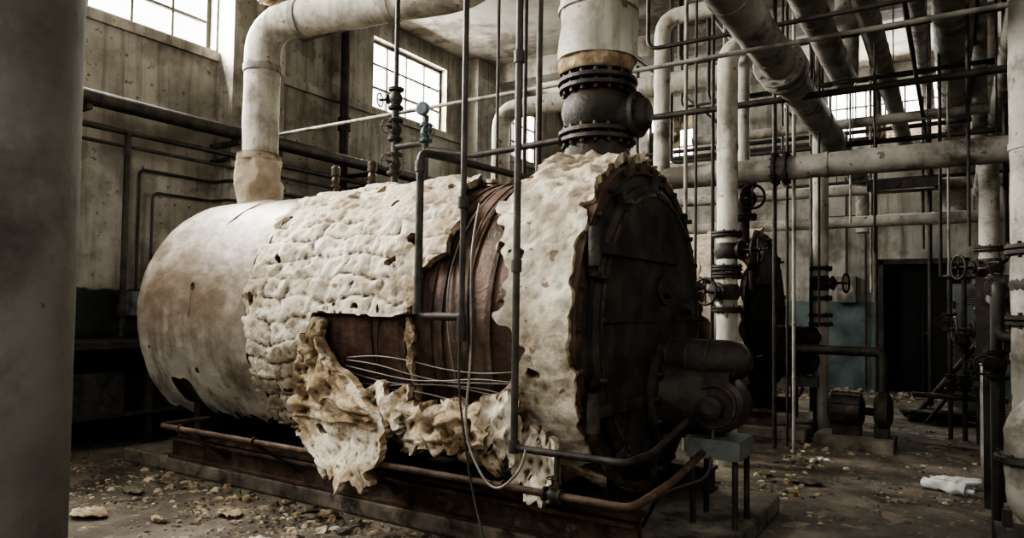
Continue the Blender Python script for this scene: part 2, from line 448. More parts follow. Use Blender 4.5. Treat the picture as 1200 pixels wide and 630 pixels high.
    def mr(x,f):
        if f > 180: f -= 360
        left = -1.97 + (-.2 if f>40 else -.2*max(0,f)/40) + .13*nn(0,f,4,4,5)+.05*nn(x,f,10,3,6)
        if x < left: return False
        if x > -1.63+.06*nn(x,f,7,4): return False
        if f < -58+14*nn(x,f,4) : return False
        if abs(nn(x,f,4,4,17)) > .60: return False
        return True
    lay(-2.35,-1.55,-180,180,Rr,mr,.06,m_ins,m_wool,rs=.0145 if full else res,sm=2)
    # front end : rim, tube-plate, doors
    b.lathe((X1-.06,yc,ZB),(1,0,0),[(0,.93),(0,.995),(.09,.995),(.09,.93)],m_rust2,96,cap=False)
    b.lathe((X1-.02,yc,ZB),(1,0,0),[(0,.95),(.03,.94),(.045,.9),(.06,.6),(.065,.1)],m_dark,96,hard=False)
    fx = X1+.03
    for i in range(28):
        a = 2*math.pi*i/28
        p = V((X1+.02,yc+.965*math.cos(a),ZB+.965*math.sin(a))); b.cyl(p,p+V((.035,0,0)),.017,m_dark,n=6)
    b.lathe((fx,yc,ZB),(1,0,0),[(0,.86),(.03,.86),(.05,.83),(.065,.5),(.07,.1)],m_dark,72)
    b.lathe((fx+.04,yc,ZB),(1,0,0),[(0,.81),(.02,.81),(.02,.79),(0,.79)],m_rust2,72,cap=False)
    for z in (.42,-.42):
        b.bx(fx+.05,fx+.085,yc-.90,yc+.3,ZB+z-.03,ZB+z+.03,m_dark)
        b.cyl((fx+.06,yc-.90,ZB+z-.1),(fx+.06,yc-.90,ZB+z+.1),.035,m_dark,n=12)
    b.bx(fx+.05,fx+.075,yc-.8,yc+.8,ZB+.03,ZB+.06,m_dark)
    for i in range(10):
        a = 2*math.pi*(i+.5)/10
        p = V((fx+.04,yc+.86*math.cos(a),ZB+.86*math.sin(a)))
        rt = Matrix.Rotation(a,3,'X')
        b.box(p,(.04,.12,.035),m_dark,rt); b.cyl(p,p+V((.06,0,0)),.016,m_iron,n=6)
    b.cyl((fx+.04,yc+.05,ZB+.22),(fx+.13,yc+.05,ZB+.22),.05,m_iron); b.flange((fx+.08,yc+.05,ZB+.22),(1,0,0),.09,.02,m_dark,6)
    b.cyl((fx+.04,yc+.45,ZB+.12),(fx+.13,yc+.45,ZB+.12),.05,m_iron)
    # burner with scroll blower
    bz = ZB-.42; by = yc+.10
    b.flange((fx+.09,by,bz),(1,0,0),.32,.05,m_dark,12)
    b.lathe((fx+.1,by,bz),(1,0,0),[(0,.25),(.2,.22),(.28,.17)],m_dark,32)
    by2 = by-.14; cxx = fx+.42; cz = bz-.03
    b.lathe((cxx,by2-.02,cz),(0,1,0),[(0,.05),(0,.14),(.02,.165),(.22,.165),(.25,.14),(.25,.1)],m_iron,36)
    b.torus((cxx,by2-.03,cz),(0,1,0),.12,.011,m_rust2)
    b.lathe((cxx,by2-.12,cz),(0,1,0),[(0,.035),(.015,.065),(.11,.065)],m_iron,24)
    b.lathe((fx+.06,by2+.1,cz+.26),(1,0,0),[(0,.12),(.42,.12),(.5,.10),(.54,.04)],m_dark,28,hard=False)
    for q in (.12,.24,.36): b.lathe((fx+q,by2+.1,cz+.26),(1,0,0),[(0,.126),(.015,.126)],m_iron,28)
    b.bx(fx+.3,fx+.5,by2+.0,by2+.2,cz+.08,cz+.26,m_dark)
    b.bx(fx+.28,fx+.58,by2-.08,by2+.24,bz-.32,bz-.21,m_cab)
    for lx in (.31,.55):
        for ly in (-.05,.21): b.cyl((fx+lx,by2+ly,0.0),(fx+lx,by2+ly,bz-.3),.017,m_dark,n=8)
    b.tube([(cxx,by2-.03,bz-.16),(cxx,by2-.1,bz-.42),(fx+.2,by2-.3,bz-.5),(fx+.1,by2-.3,.12)],.012,m_iron,n=8,br=.08)
    # saddles + skid beams
    for x in (-5.0,-3.4,-1.95):
        vs=[];fs=[];n=20
        for k in range(n+1):
            a = math.radians(-145+110*k/n)
            y = yc+.95*math.cos(a); z = ZB+.95*math.sin(a)
            for t in (-.04,.04): vs += [(x+ox+t,y,z),(x+ox+t,y,.2)]
        for k in range(n):
            o=4*k; fs += [(o,o+4,o+5,o+1),(o+2,o+3,o+7,o+6),(o,o+2,o+6,o+4),(o+1,o+5,o+7,o+3)]
        fs += [(0,1,3,2),(4*n,4*n+2,4*n+3,4*n+1)]
        b.add(vs,fs,m_dark,False)
    for y in (-.66,.66):
        for z in (.135,.275): b.bx(X0+.25,X1+.25,yc+y-.07,yc+y+.07,z-.012,z+.012,m_rust2)
        b.bx(X0+.25,X1+.25,yc+y-.008,yc+y+.008,.13,.28,m_rust2)
    if full:
        def Rt(x,f):
            t=(f+28)/-34
            return 1.03+.06*max(0,1-t*2.2)+.07*nn(x,f,3.5,4,8)+.025*nn(x,f,12,3)+.07*max(0,t-.6)
        def mt(x,f):
            top = -27+ (9*max(0,(x+2.3)/.4)) +5*nn(x,0,5,3)
            bot = -47+14*nn(x,0,4.5,4,2)+4*nn(x,f,12,2)
            return bot < f < top and x > -3.5 and x < -1.9
        lay(-3.5,-1.88,-80,-10,Rt,mt,.055,m_flap,m_wool,rs=.013,sm=2)
        lay(-3.52,-1.9,-85,-20,lambda x,f:.985+.03*nn(x,f,6,4,3),lambda x,f: f<-31+4*nn(x,0,6,3,4) and f>-52+16*nn(x,0,7,3,5),.03,m_wool,rs=.016)
        # big torn flap hanging from the left edge of the cut-out
        def flap(u,v,off):
            xl = -3.45-.04*math.sin(math.pi*min(1,v/.75))+ .38*max(0,v-.62)/.38
            xr_ = -3.35+.70*min(1,max(0,v-.12)/.42)**1.2-.12*max(0,v-.65)
            x = xl+(xr_-xl)*u+.03*noise.noise(V((u*3,v*5,1)))
            z = 1.26-.99*v+.03*noise.noise(V((u*4,v*3,5)))
            y = 3.10-.24*v**.8-.03*math.sin(u*9+v*4)*v+.085*v**.3*fbm((u*2.0,v*3.6,2),3)+.014*fbm((u*12,v*18,4),3)
            return V((x+ox,y+oy-off,z))
        def mf(u,v):
            n1=fbm((v*5,.3,0),4)*.14; n2=fbm((v*5,7.3,0),4)*.22
            if u<.03+abs(n1) or u>.97-abs(n2): return False
            if v>.92+.18*fbm((u*5,2,1),4): return False
            return fbm((u*5,v*7,9),3)<.70
        b.sheet(flap,0,1,60,0,1,84,mf,.055,m_flap,smooth_it=2,mat_in=m_wool)
        def flap2(u,v,off):
            p = flap(u*.9+.02,.10+v*.5,off)
            p.y += -.03+.06*fbm((u*3,v*4,12),3); p.x += .02
            return p
        b.sheet(flap2,0,1,44,0,1,60,lambda u,v: fbm((u*3,v*4,31),3)<.35 and u>.1*abs(fbm((v*5,0,3),2)) and u<.95-.2*abs(fbm((v*6,3,3),2)),.04,m_wool,smooth_it=2)
        # smaller ragged chunks hanging along the lower front
        for k,(xa,xb,zt,zb,yt,yb,mt_) in enumerate([(-2.98,-2.62,.93,.50,3.12,3.00,m_flap),(-2.72,-2.30,.84,.50,3.13,3.04,m_flap),(-2.42,-2.02,.86,.55,3.13,3.05,m_flap),(-2.12,-1.84,.95,.52,3.09,3.03,m_ins),(-1.93,-1.62,.78,.30,3.13,3.06,m_ins),(-2.85,-2.45,.80,.40,3.2,3.14,m_wool),(-2.35,-1.95,.78,.44,3.2,3.14,m_wool),(-3.75,-3.42,.62,.38,3.27,3.24,m_ins)]):
            def dr(u,v,off,k=k,xa=xa,xb=xb,zt=zt,zb=zb,yt=yt,yb=yb):
                return V((xa+(xb-xa)*u+.03*noise.noise(V((u*3,v*4,k*3.1)))+ox, yt+(yb-yt)*v-.05*math.sin(math.pi*v)+.065*fbm((u*2.2,v*2.8,k*5.7),3)+.01*fbm((u*10,v*10,k),3)+oy-off, zt+(zb-zt)*v+.03*noise.noise(V((u*3,v*3,k*2.2+9)))))
            def md(u,v,k=k):
                if v > .60+.55*fbm((u*3.2,k*3.3,1),4)+.25*math.sin(math.pi*u): return False
                if v < .12+.22*fbm((u*4,k*1.9,7),3): return False
                return .03+.12*abs(fbm((v*5,k,0),3)) < u < .97-.12*abs(fbm((v*5,k,5),3)) and fbm((u*4,v*4,k*2.7),3)<.6
            b.sheet(dr,0,1,36,0,1,36,md,.05,mt_,smooth_it=2,mat_in=m_wool)
        lay(-2.78,-2.6,-48,20,lambda x,f:1.0+.03*nn(x,f,7,3),lambda x,f:abs(x+2.68+.03*nn(0,f,6,3))<.018+.03*nn(0,f,9,3,2),.03,m_wool,rs=.01)
        b.tube([sp(x+ox,3.5,1.0) for x in (-3.47,-3.2,-2.9,-2.66)],.012,m_rust2,n=8)
        for k in range(6):
            pts=[sp(-3.2+.25*i+ox, -13-2.0*k+1.5*math.sin(i*1.3+k)-.8*i*(1 if k%2 else .3), .985+.012*(k%3)) for i in range(6)]
            b.tube(catmull(pts),.005,m_wire,n=6)
        for k,x in enumerate((-2.42,-2.31,-2.72,-2.95)):
            b.tube(catmull([sp(x+.03*math.sin(j*1.1+k)+ox,85-15*j,.965+.01*math.sin(j)) for j in range(8)]),.006,m_wire if k<1 else m_rust2,n=6)
    return b.done()

boiler('industrial_boiler',0,0,.019,True)
boiler('industrial_boiler',-.27,4.38,.05,False)

for (x0,x1,y0,y1) in ((-5.95,-1.0,3.3,4.98),(-6.2,-1.3,7.7,9.3)):
    b = B('concrete_plinth')
    b.bx(x0,x1,y0,y1,0,.12,m_conc); b.done(.02)

b = B('skid_channel_beam')
b.bx(-5.3,-1.35,3.34,3.36,.12,.27,m_rust2); b.bx(-5.3,-1.35,3.30,3.36,.255,.27,m_rust2); b.bx(-5.3,-1.35,3.30,3.36,.12,.135,m_rust2)
b.done()
b = B('drain_rail_pipe')
b.tube([(-4.85,3.35,.46),(-4.85,2.95,.46),(-1.22,2.95,.46),(-1.15,3.3,.52),(-1.15,3.75,.58)],.019,m_rust2,n=12,br=.07)
for x in (-4.6,-3.8,-2.9,-1.9): b.tube([(x,2.95,.45),(x,3.18,.3),(x,3.33,.2)],.012,m_rust2,n=8,br=.05); b.torus((x,2.95,.46),(1,0,0),.024,.009,m_rust2,12,6)
b.valve((-1.62,2.95,.46),(1,0,0),.02,(0,0,1),m_iron)
b.done()
b = B('hanging_water_pipe')
b.tube([(-1.84,2.95,ZC),(-1.84,2.95,.655),(-1.25,2.95,.655),(-1.22,3.2,.66),(-1.22,3.7,.75)],.018,m_iron,n=12,br=.05)
for z in (1.55,2.6,.66): b.cyl((-1.84,2.95,z-.03),(-1.84,2.95,z+.03),.027,m_iron,n=10)
b.cyl((-1.6,2.95,.46),(-1.6,2.95,.66),.014,m_rust2,n=8)
b.done()
b = B('hanging_water_pipe')
b.tube([(-2.21,3.0,ZC),(-2.21,3.0,1.17)],.016,m_iron,n=12); b.cyl((-2.21,3.0,1.16),(-2.21,3.0,1.30),.026,m_iron,n=10)
b.tube([(-2.21,3.0,1.29),(-2.51,3.0,1.29),(-2.51,3.0,2.2),(-2.51,4.3,2.25),(-2.51,4.3,ZC)],.022,m_iron,n=12,br=.06)
for p in ((-2.51,3.0,1.33),(-2.51,3.0,2.12),(-2.21,3.0,1.9)): b.cyl(V(p)-V((0,0,.03)),V(p)+V((0,0,.03)),.03,m_iron,n=10)
b.done()
b = B('loose_cable')
b.tube(catmull([(-2.40,3.42,1.96),(-2.22,3.10,1.62),(-2.16,3.02,1.1),(-2.14,2.96,.72),(-2.02,2.92,.52),(-1.9,2.90,.46),(-1.78,2.90,.56),(-1.76,2.93,.66)]),.007,m_wire,n=6)
b.tube(catmull([(-2.25,3.04,1.25),(-2.2,2.98,.9),(-2.1,2.94,.5),(-1.98,2.88,.25),(-1.9,2.85,.05),(-2.1,2.8,.012),(-2.3,2.7,.012)]),.006,m_iron,n=6)
b.done()

# main stack with gate valve
b = B('insulated_exhaust_stack')
cx,cy = -2.05,4.3
b.tube([(cx,cy,3.02),(cx,cy,ZC)],.262,m_white,n=48,lump=.028,sub=.035)
for z in (3.35,3.9): b.tube([(cx,cy,z),(cx,cy,z+.03)],.275,m_white,n=40)
b.tube([(cx,cy,2.92),(cx,cy,3.10)],.24,m_wool,n=40,lump=.055,sub=.025)
b.cyl((cx,cy,2.1),(cx,cy,3.0),.185,m_dark)
for z,r in ((2.87,.27),(2.82,.262),(2.52,.262),(2.47,.262)): b.flange((cx,cy,z),(0,0,1),r,.035,m_dark,16)
b.lathe((cx,cy,2.53),(0,0,1),[(0,.19),(.05,.225),(.14,.245),(.22,.225),(.27,.19)],m_dark,32,hard=False)
b.lathe((cx,cy,2.22),(0,0,1),[(-.1,.33),(.03,.30),(.1,.24),(.25,.2)],m_dark,32,hard=False)
b.lathe((cx+.1,cy,2.62),(1,0,0),[(0,.13),(.18,.13),(.2,.12)],m_dark,24); b.flange((cx+.29,cy,2.62),(1,0,0),.15,.04,m_dark,10)
b.lathe((cx+.30,cy,2.62),(1,0,0),[(0,.11),(.06,.10),(.08,.06)],m_dark,24,hard=False)
for i in range(7):
    a=i*.9; b.lump((cx+.33*math.cos(a),cy+.3*math.sin(a),2.22),(.10,.08,.05),m_ins if i%2 else m_wool,seed=50+i,amp=.9,sub=4,fr=2.6)
b.done()

b = B('insulated_steam_pipe')
b.tube([(-5.2,4.02,2.15),(-5.2,4.02,3.83),(-3.05,4.42,3.83),(-3.05,4.42,ZC)],.155,m_white,n=32,br=.32,lump=.008,sub=.06)
b.tube([(-5.2,4.02,2.2),(-5.2,4.02,2.60)],.19,m_ins,n=32,lump=.05,sub=.025)
b.tube([(-5.2,4.02,2.54),(-5.2,4.02,2.66)],.18,m_wool,n=28,lump=.045,sub=.025)
for p,ax in (((-5.2,4.02,3.42),(0,0,1)),((-4.8,4.095,3.83),(1,.19,0)),((-3.9,4.26,3.83),(1,.19,0))):
    a=V(ax).normalized(); b.tube([V(p)-a*.03,V(p)+a*.03],.166,m_grey,n=32)
for x in (-4.4,-3.5): 
    y=4.02+.186*(x+5.2); b.cyl((x,y,3.83),(x,y,ZC),.01,m_iron,n=6)
b.lump((-5.05,3.93,3.98),(.07,.06,.03),m_wool,seed=3,amp=.7)
b.done()

b = B('safety_valve_manifold')
b.cyl((-3.6,4.0,2.2),(-3.6,4.0,3.0),.03,m_iron,n=12)
for z in (2.42,2.68,2.92): b.valve((-3.6,4.0,z),(0,0,1),.034,(.3,-1,0) if z<2.8 else (-1,-.3,0),m_iron)
b.tube([(-3.6,4.0,3.0),(-3.6,4.0,ZC)],.018,m_iron,n=8)
b.tube([(-3.6,4.0,2.55),(-3.3,4.0,2.55),(-3.3,4.0,2.18)],.025,m_iron,n=10,br=.05)
b.tube([(-3.3,4.0,2.45),(-3.3,4.0,2.75)],.022,m_iron,n=10)
b.lathe((-3.3,3.97,2.79),(.2,-1,0),[(0,.05),(.03,.05),(.035,.04)],m_blue,24); b.valve((-3.3,4.0,2.62),(0,0,1),.028,(1,-.8,0),m_blue)
b.tube([(-3.3,4.0,2.5),(-2.9,4.05,2.42),(-2.2,4.05,2.45)],.022,m_iron,n=10,br=.05)
for x,h in ((-4.25,.12),(-3.85,.12)):
    b.cyl((x,4.02,2.2),(x,4.02,2.28+h),.02,m_brass,n=10); b.valve((x,4.02,2.3+h*.4),(0,0,1),.022,(1,0,.2),m_brass,wheel=False)
    b.lathe((x,4.02,2.28+h),(0,0,1),[(0,.035),(.05,.04),(.07,.02)],m_brass,12)
b.done()

def rod(name, pts, r, mat, br=.05, n=8, coll=()):
    b = B(name); b.tube(pts, r, mat, n=n, br=br)
    for p,ax in coll:
        a=V(ax).normalized(); b.cyl(V(p)-a*r*1.5,V(p)+a*r*1.5,r*1.5,mat,n=12)
    return b.done()
for x,y,z,r in ((-2.9,4.35,2.15,.012),(-2.75,4.5,2.1,.016),(-2.45,4.6,2.1,.01),(-3.3,5.3,2.0,.02),(-4.0,5.4,1.5,.012)):
    rod('hanger_rod',[(x,y,z),(x,y,ZC)],r,m_iron)

b = B('wall_pipe_run')
b.tube([(-6.75,2.0,3.23),(-6.75,11.6,3.23)],.075,m_iron,n=20)
b.tube([(-6.85,2.0,3.0),(-6.85,11.6,3.0)],.03,m_iron,n=12)
b.tube([(-6.85,2.4,2.86),(-6.85,8,2.86)],.018,m_iron,n=8)
for y in (3.3,4.9,7.0,9.0): 
    b.bx(-7.2,-6.68,y-.025,y+.025,3.1,3.15,m_iron); b.bx(-7.2,-6.9,y-.02,y+.02,2.94,2.97,m_iron)
b.tube([(-6.85,3.75,3.0),(-6.85,3.75,1.0)],.03,m_iron,n=10)
b.cyl((-6.85,3.75,1.2),(-6.85,3.75,1.32),.05,m_iron)
b.done()
b = B('wall_conduit')
b.tube([(-7.16,4.05,1.3),(-7.16,4.05,2.72),(-7.16,4.9,2.72),(-6.86,4.92,2.72),(-6.86,5.7,2.72),(-7.16,5.75,2.72),(-7.16,8.6,2.72)],.016,m_iron,n=8,br=.08)
b.tube([(-7.16,4.2,1.3),(-7.16,4.2,2.5),(-7.16,4.88,2.5),(-6.86,4.9,2.5),(-6.86,5.72,2.5),(-7.16,5.78,2.5),(-7.16,7.6,2.5)],.013,m_iron,n=8,br=.08)
b.bx(-7.2,-7.1,3.98,4.28,1.2,1.45,m_cab); b.done()
rod('wall_drain_pipe',[(-7.05,6.8,0),(-7.05,6.8,ZC)],.06,m_dark,n=16,coll=[((-7.05,6.8,3.8),(0,0,1)),((-7.05,6.8,2.4),(0,0,1))])
b = B('workbench')
b.bx(-7.1,-6.35,2.6,4.92,.92,.98,m_iron)
for x in (-7.05,-6.45):
    for y in (2.7,3.8,4.85): b.bx(x-.03,x+.03,y-.03,y+.03,0,.92,m_iron)
b.bx(-7.1,-6.4,2.65,4.85,.3,.33,m_iron); b.bx(-7.0,-6.5,3.0,3.6,.33,.7,m_iron); b.bx(-6.95,-6.6,4.0,4.5,.98,1.2,m_dark)
b.done()

# ------------------------------------------------------------------ overhead / background piping
def lagged(name, pts, r, mat, br=.3, bands=1.2, lump=.006, hang=(), extra=None):
    b = B(name); b.tube(pts, r, mat, n=24, br=br, lump=lump, sub=.1)
    if bands:
        for a, c in zip(pts, pts[1:]):
            a=V(a); c=V(c); L=(c-a).length; k=int(L/bands)
            for j in range(1,k+1):
                t=j/(k+1)
                if t*L<br or (1-t)*L<br: continue
                p=a.lerp(c,t); d=(c-a).normalized(); b.tube([p-d*.02,p+d*.02],r*1.05,mat,n=24)
    for p in hang:
        p=V(p); b.cyl(p,(p.x,p.y,ZC),.008,m_iron,n=6); 
    if extra: extra(b)
    return b.done()
def coup(b):
    for y in (5.9,6.1): b.flange((-1.2,y,3.35),(0,1,0),.2,.05,m_grey,10)
    b.tube([(-1.2,5.9,3.35),(-1.2,6.1,3.35)],.165,m_grey,n=24)
lagged('overhead_steam_main',[(-1.2,1.0,3.35),(-1.2,12.4,3.35),(-1.2,12.4,2.6)],.14,m_grey,hang=[(-1.2,4.2,3.35),(-1.2,7.6,3.35),(-1.2,10.8,3.35)],extra=coup)
lagged('overhead_steam_main',[(-1.05,1.0,3.98),(-1.05,8.9,3.98),(-1.05,8.9,ZC)],.13,m_grey,hang=[(-1.05,4,3.98)])
lagged('overhead_steam_main',[(-.61,1.0,3.85),(-.61,13.45,3.85)],.095,m_grey,hang=[(-.61,6,3.85),(-.61,9.5,3.85)])
lagged('overhead_steam_main',[(0,1.5,4.05),(0,12.0,4.05),(0,12.0,2.7)],.165,m_grey,hang=[(0,6,4.05),(0,9.5,4.05)])
lagged('overhead_steam_main',[(.42,1.5,3.6),(.42,11.6,3.6),(.42,11.6,ZC)],.09,m_grey,hang=[(.42,6,3.6),(.42,9.5,3.6)])
lagged('overhead_steam_main',[(-2.2,5.2,4.75),(-2.2,13.45,4.75)],.09,m_grey,hang=[(-2.2,8,4.75)])
lagged('overhead_steam_main',[(-.35,4.5,4.7),(-.35,13.45,4.7)],.10,m_grey,hang=[(-.35,8,4.7)])
def cc(b):
    for x in (-1.45,-1.35): b.flange((x,7.0,2.70),(1,0,0),.16,.04,m_dark,10)
lagged('transverse_steam_header',[(-2.9,7.0,2.70),(.9,7.0,2.70),(.9,7.0,ZC)],.112,m_grey,hang=[(-.6,7,2.7),(.3,7,2.7)],extra=cc)
lagged('transverse_return_pipe',[(-3.6,10.0,2.5),(1.2,10.0,2.5),(1.2,10.0,0)],.075,m_grey,hang=[(-1.5,10,2.5),(.2,10,2.5)])
lagged('transverse_return_pipe',[(-3.9,11.5,3.15),(1.4,11.5,3.15),(1.4,11.5,0)],.085,m_grey,hang=[(-1.5,11.5,3.15)])
lagged('transverse_return_pipe',[(-3.0,9.3,3.62),(1.5,9.3,3.62),(1.5,9.3,ZC)],.06,m_grey,hang=[(-1.0,9.3,3.62)])
lagged('transverse_steam_header',[(-5.6,8.5,2.1),(-5.6,8.5,4.2),(-2.1,8.5,4.2),(-2.1,8.5,ZC)],.135,m_white,hang=[(-4.2,8.5,4.2),(-3,8.5,4.2)])
lagged('transverse_steam_header',[(-7.1,6.1,4.85),(-1.6,6.1,4.85),(-1.6,6.1,ZC)],.12,m_grey,hang=[(-4.2,6.1,4.85)])
lagged('riser_pipe',[(-2.59,7.0,0),(-2.59,7.0,4.4),(-1.6,7.0,4.4),(-1.6,7.0,ZC)],.085,m_white,br=.2)
def ve(b):
    for z in (1.86,1.5): b.valve((-1.69,6.2,z),(0,0,1),.075,(1,-.3,0) if z>1.6 else (-.4,-1,0),m_dark,L=.30)
lagged('riser_pipe',[(-1.69,6.2,0),(-1.69,6.2,3.7),(-1.3,6.5,3.7),(-1.22,7.2,3.42)],.09,m_white,br=.2,extra=ve)
def vf(b): b.valve((-1.98,7.9,2.55),(0,0,1),.085,(.6,-1,0),m_dark,L=.36); b.cyl((-1.98,7.9,2.1),(-1.98,7.9,2.5),.07,m_dark)
lagged('riser_pipe',[(-1.98,7.9,2.6),(-1.98,7.9,ZC)],.07,m_white,extra=vf)
def vg(b): b.valve((-1.29,8.6,1.66),(0,0,1),.07,(1,-.2,0),m_dark,L=.34); b.flange((-1.29,8.6,1.3),(0,0,1),.13,.03,m_dark); b.flange((-1.29,8.6,1.2),(0,0,1),.13,.03,m_dark)
lagged('riser_pipe',[(-1.29,8.6,0),(-1.29,8.6,3.35)],.083,m_white,extra=vg)
def vh(b):
    b.valve((.26,7.5,1.75),(0,0,1),.07,(-1,-.6,0),m_dark,L=.34); b.valve((.26,7.5,1.2),(0,0,1),.07,(-1,-.2,0),m_dark,L=.34)
lagged('riser_pipe',[(.26,7.5,0),(.26,7.5,2.75),(.26,9.8,2.75),(.26,9.8,ZC)],.08,m_grey,br=.15,extra=vh)
def vi(b):
    b.valve((.38,4.6,1.5),(0,0,1),.09,(.2,-1,0),m_dark,L=.38)
    b.tube([(.38,4.6,1.22),(.2,4.72,1.22),(.2,4.72,1.5),(.2,5.0,1.5),(.2,5.0,.3),(.2,5.0,0)],.03,m_iron,n=12,br=.06)
    b.valve((.2,4.87,1.5),(0,1,0),.034,(-.3,-.3,1),m_dark)
    b.valve((.2,5.0,1.05),(0,0,1),.036,(-.5,-1,0),m_dark)
lagged('riser_pipe',[(.38,4.6,0),(.38,4.6,ZC)],.13,m_grey,extra=vi)
b = B('insulated_pump_elbow')
b.tube([(1.0,3.9,.92),(.27,3.9,.92),(.27,3.9,.45),(.7,3.9,.45)],.09,m_grey,n=28,br=.14,lump=.008,sub=.05)
b.flange((.27,3.9,.70),(0,0,1),.13,.03,m_iron)
b.lump((.75,3.95,.5),(.25,.2,.2),m_grey,seed=4,amp=.06,sub=3)
for x in (.2,.85):
    for y in (3.75,4.1): b.bx(x-.02,x+.02,y-.02,y+.02,0,.42,m_dark)
b.bx(.15,1.0,3.72,4.15,.30,.35,m_dark); b.done()
b = B('gauge_board_stand')
b.bx(.16,.20,5.9,5.94,0,1.6,m_dark); b.bx(.52,.56,5.9,5.94,0,1.6,m_dark); b.bx(.12,.6,5.88,5.9,1.0,1.6,m_dark)
for x,z in ((.22,1.45),(.36,1.45),(.5,1.45),(.28,1.2)):
    b.cyl((x,5.84,z),(x,5.88,z),.05,m_iron); b.cyl((x,5.835,z),(x,5.842,z),.042,m_grey)
    b.tube([(x,5.87,z-.04),(x,5.87,.95),(x,5.95,.9),(x,5.95,.05)],.01,m_iron,n=6,br=.03)
b.done()
b = B('small_bore_valve_manifold')
for k,(x,y) in enumerate(((-.05,8.9),(.08,8.9),(.2,8.7))):
    b.cyl((x,y,0),(x,y,1.9-.2*k),.025,m_iron,n=10)
    b.valve((x,y,1.25-.22*k),(0,0,1),.04,(-.5,-1,0),m_dark)
    b.valve((x,y,.6),(0,0,1),.035,(.5,-1,0),m_dark)
b.tube([(-.05,8.9,1.88),(.45,8.8,1.88),(.45,8.8,ZC)],.025,m_iron,n=10,br=.05)
b.tube([(-.4,8.9,.45),(.45,8.8,.45)],.03,m_iron,n=10)
b.done()
b = B('wall_switch_boxes')
b.bx(-1.75,-1.45,YB-.12,YB,1.5,1.95,m_cab); b.bx(-2.2,-2.0,YB-.1,YB,1.5,1.8,m_dark); b.bx(-1.72,-1.48,YB-.13,YB-.12,1.53,1.92,m_grey)
b.tube([(-1.6,YB-.05,1.95),(-1.6,YB-.05,4.1)],.02,m_iron,n=8); b.tube([(-2.1,YB-.05,1.8),(-2.1,YB-.05,3.0),(-1.3,YB-.05,3.0),(-1.3,YB-.05,0)],.018,m_iron,n=8,br=.06)
b.done()

rod('sprinkler_branch_pipe',[(-6.9,5.0,3.17),(1.0,5.0,3.17),(1.0,5.0,ZC)],.018,m_grey)
for i,(x0,x1,y,z,r) in enumerate([(-3.0,1.5,6.6,3.25,.03),(-2.4,1.8,8.0,3.75,.022),(-3.2,1.2,9.0,3.3,.03),(-4.5,1.0,11.0,3.9,.03),(-2.2,1.5,5.6,3.55,.018),(-4.0,1.0,12.0,3.5,.035),(-3.6,1.2,10.6,4.5,.02),(-2.6,1.4,7.6,4.1,.03),(-1.9,1.4,9.6,2.95,.02),(-5.5,-1.0,12.4,4.1,.04),(-1.7,1.2,5.9,4.15,.022)]):
    rod('overhead_conduit',[(x0,y,ZC),(x0,y,z),(x1,y,z),(x1,y,ZC)],r,m_iron if i%2==0 else m_dark,br=.1,n=10)
for i,(x,z,r) in enumerate([(-1.55,3.9,.025),(-.8,4.3,.03),(-.3,3.6,.02),(.2,4.5,.03),(-1.9,4.4,.03),(-2.5,4.9,.025),(-3.8,4.9,.03)]):
    rod('overhead_conduit',[(x,2.0,z),(x,13.49,z)],r,m_dark if i%2 else m_iron,n=10)
for i,(x,y,z,r) in enumerate([(-2.2,6.6,.0,.02),(-2.1,6.6,.0,.014),(-1.98,6.75,0,.018),(-1.86,6.7,0,.014),(-1.5,7.2,0,.022),(-1.42,7.4,0,.014),(-1.33,7.25,0,.018),(-1.5,9.3,0,.025),(-1.2,7.9,1.2,.012),(-1.05,9.2,2.4,.012),(-.75,8.7,2.0,.014),(-.12,8.2,1.7,.016),(-.05,8.3,1.7,.012),(-.3,11.6,0,.03),(-1.12,13.2,0,.025),(-.95,10.5,1.6,.016),(.1,6.9,1.9,.014),(-.4,12.2,2.3,.02),(-1.7,11.0,0,.03),(-1.62,11.0,0,.02)]):
    rod('vertical_conduit',[(x,y,z),(x,y,ZC)],r,m_iron if i%3 else m_grey)
b = B('drop_conduit_bracket')
b.tube([(-.12,8.2,1.7),(.5,8.2,1.7),(.5,8.2,ZC)],.02,m_iron,n=8,br=.04); b.done()
b = B('fluorescent_lamp_fixture')
b.bx(-.85,-.15,8.95,9.1,2.74,2.84,m_dark); b.bx(-.82,-.18,8.97,9.08,2.72,2.745,m_grey)
for x in (-.75,-.25): b.cyl((x,9.02,2.84),(x,9.02,ZC),.006,m_iron,n=6)
b.done()
b = B('electrical_cabinet')
b.bx(-.05,.5,10.8,11.25,.06,1.72,m_cab); b.bx(-.02,.47,10.775,10.8,.1,1.68,m_cab); b.bx(-.05,.5,10.8,11.25,0,.06,m_dark)
b.bx(.4,.43,10.75,10.78,.85,1.0,m_dark)
for z in (.4,1.4): b.bx(-.03,0,10.765,10.78,z,z+.1,m_dark)
for k in range(5): b.bx(.08,.35,10.768,10.776,1.45+k*.03,1.46+k*.03,m_dark)
b.done(.006)
b = B('scrap_pipe_pile')
for p,q,r in (((-.45,10.1,.03),(.28,10.35,1.05),.035),((-.5,10.0,.04),(.4,10.3,.06),.04),((-.55,10.25,.05),(.3,9.9,.03),.03),((-.3,9.8,.03),(.25,10.4,.8),.025)):
    b.cyl(p,q,r,m_dark,n=12)
b.lump((-.15,10.15,.08),(.35,.25,.12),m_dark,seed=9,amp=.5); b.done()
b = B('crumpled_plastic_bottle')
b.tube([(-.22,6.3,.045),(-.05,6.22,.05),(.06,6.17,.045)],.04,m_paper,n=16,lump=.02,sub=.02); b.cyl((.06,6.17,.045),(.11,6.15,.045),.018,m_paper); b.done()
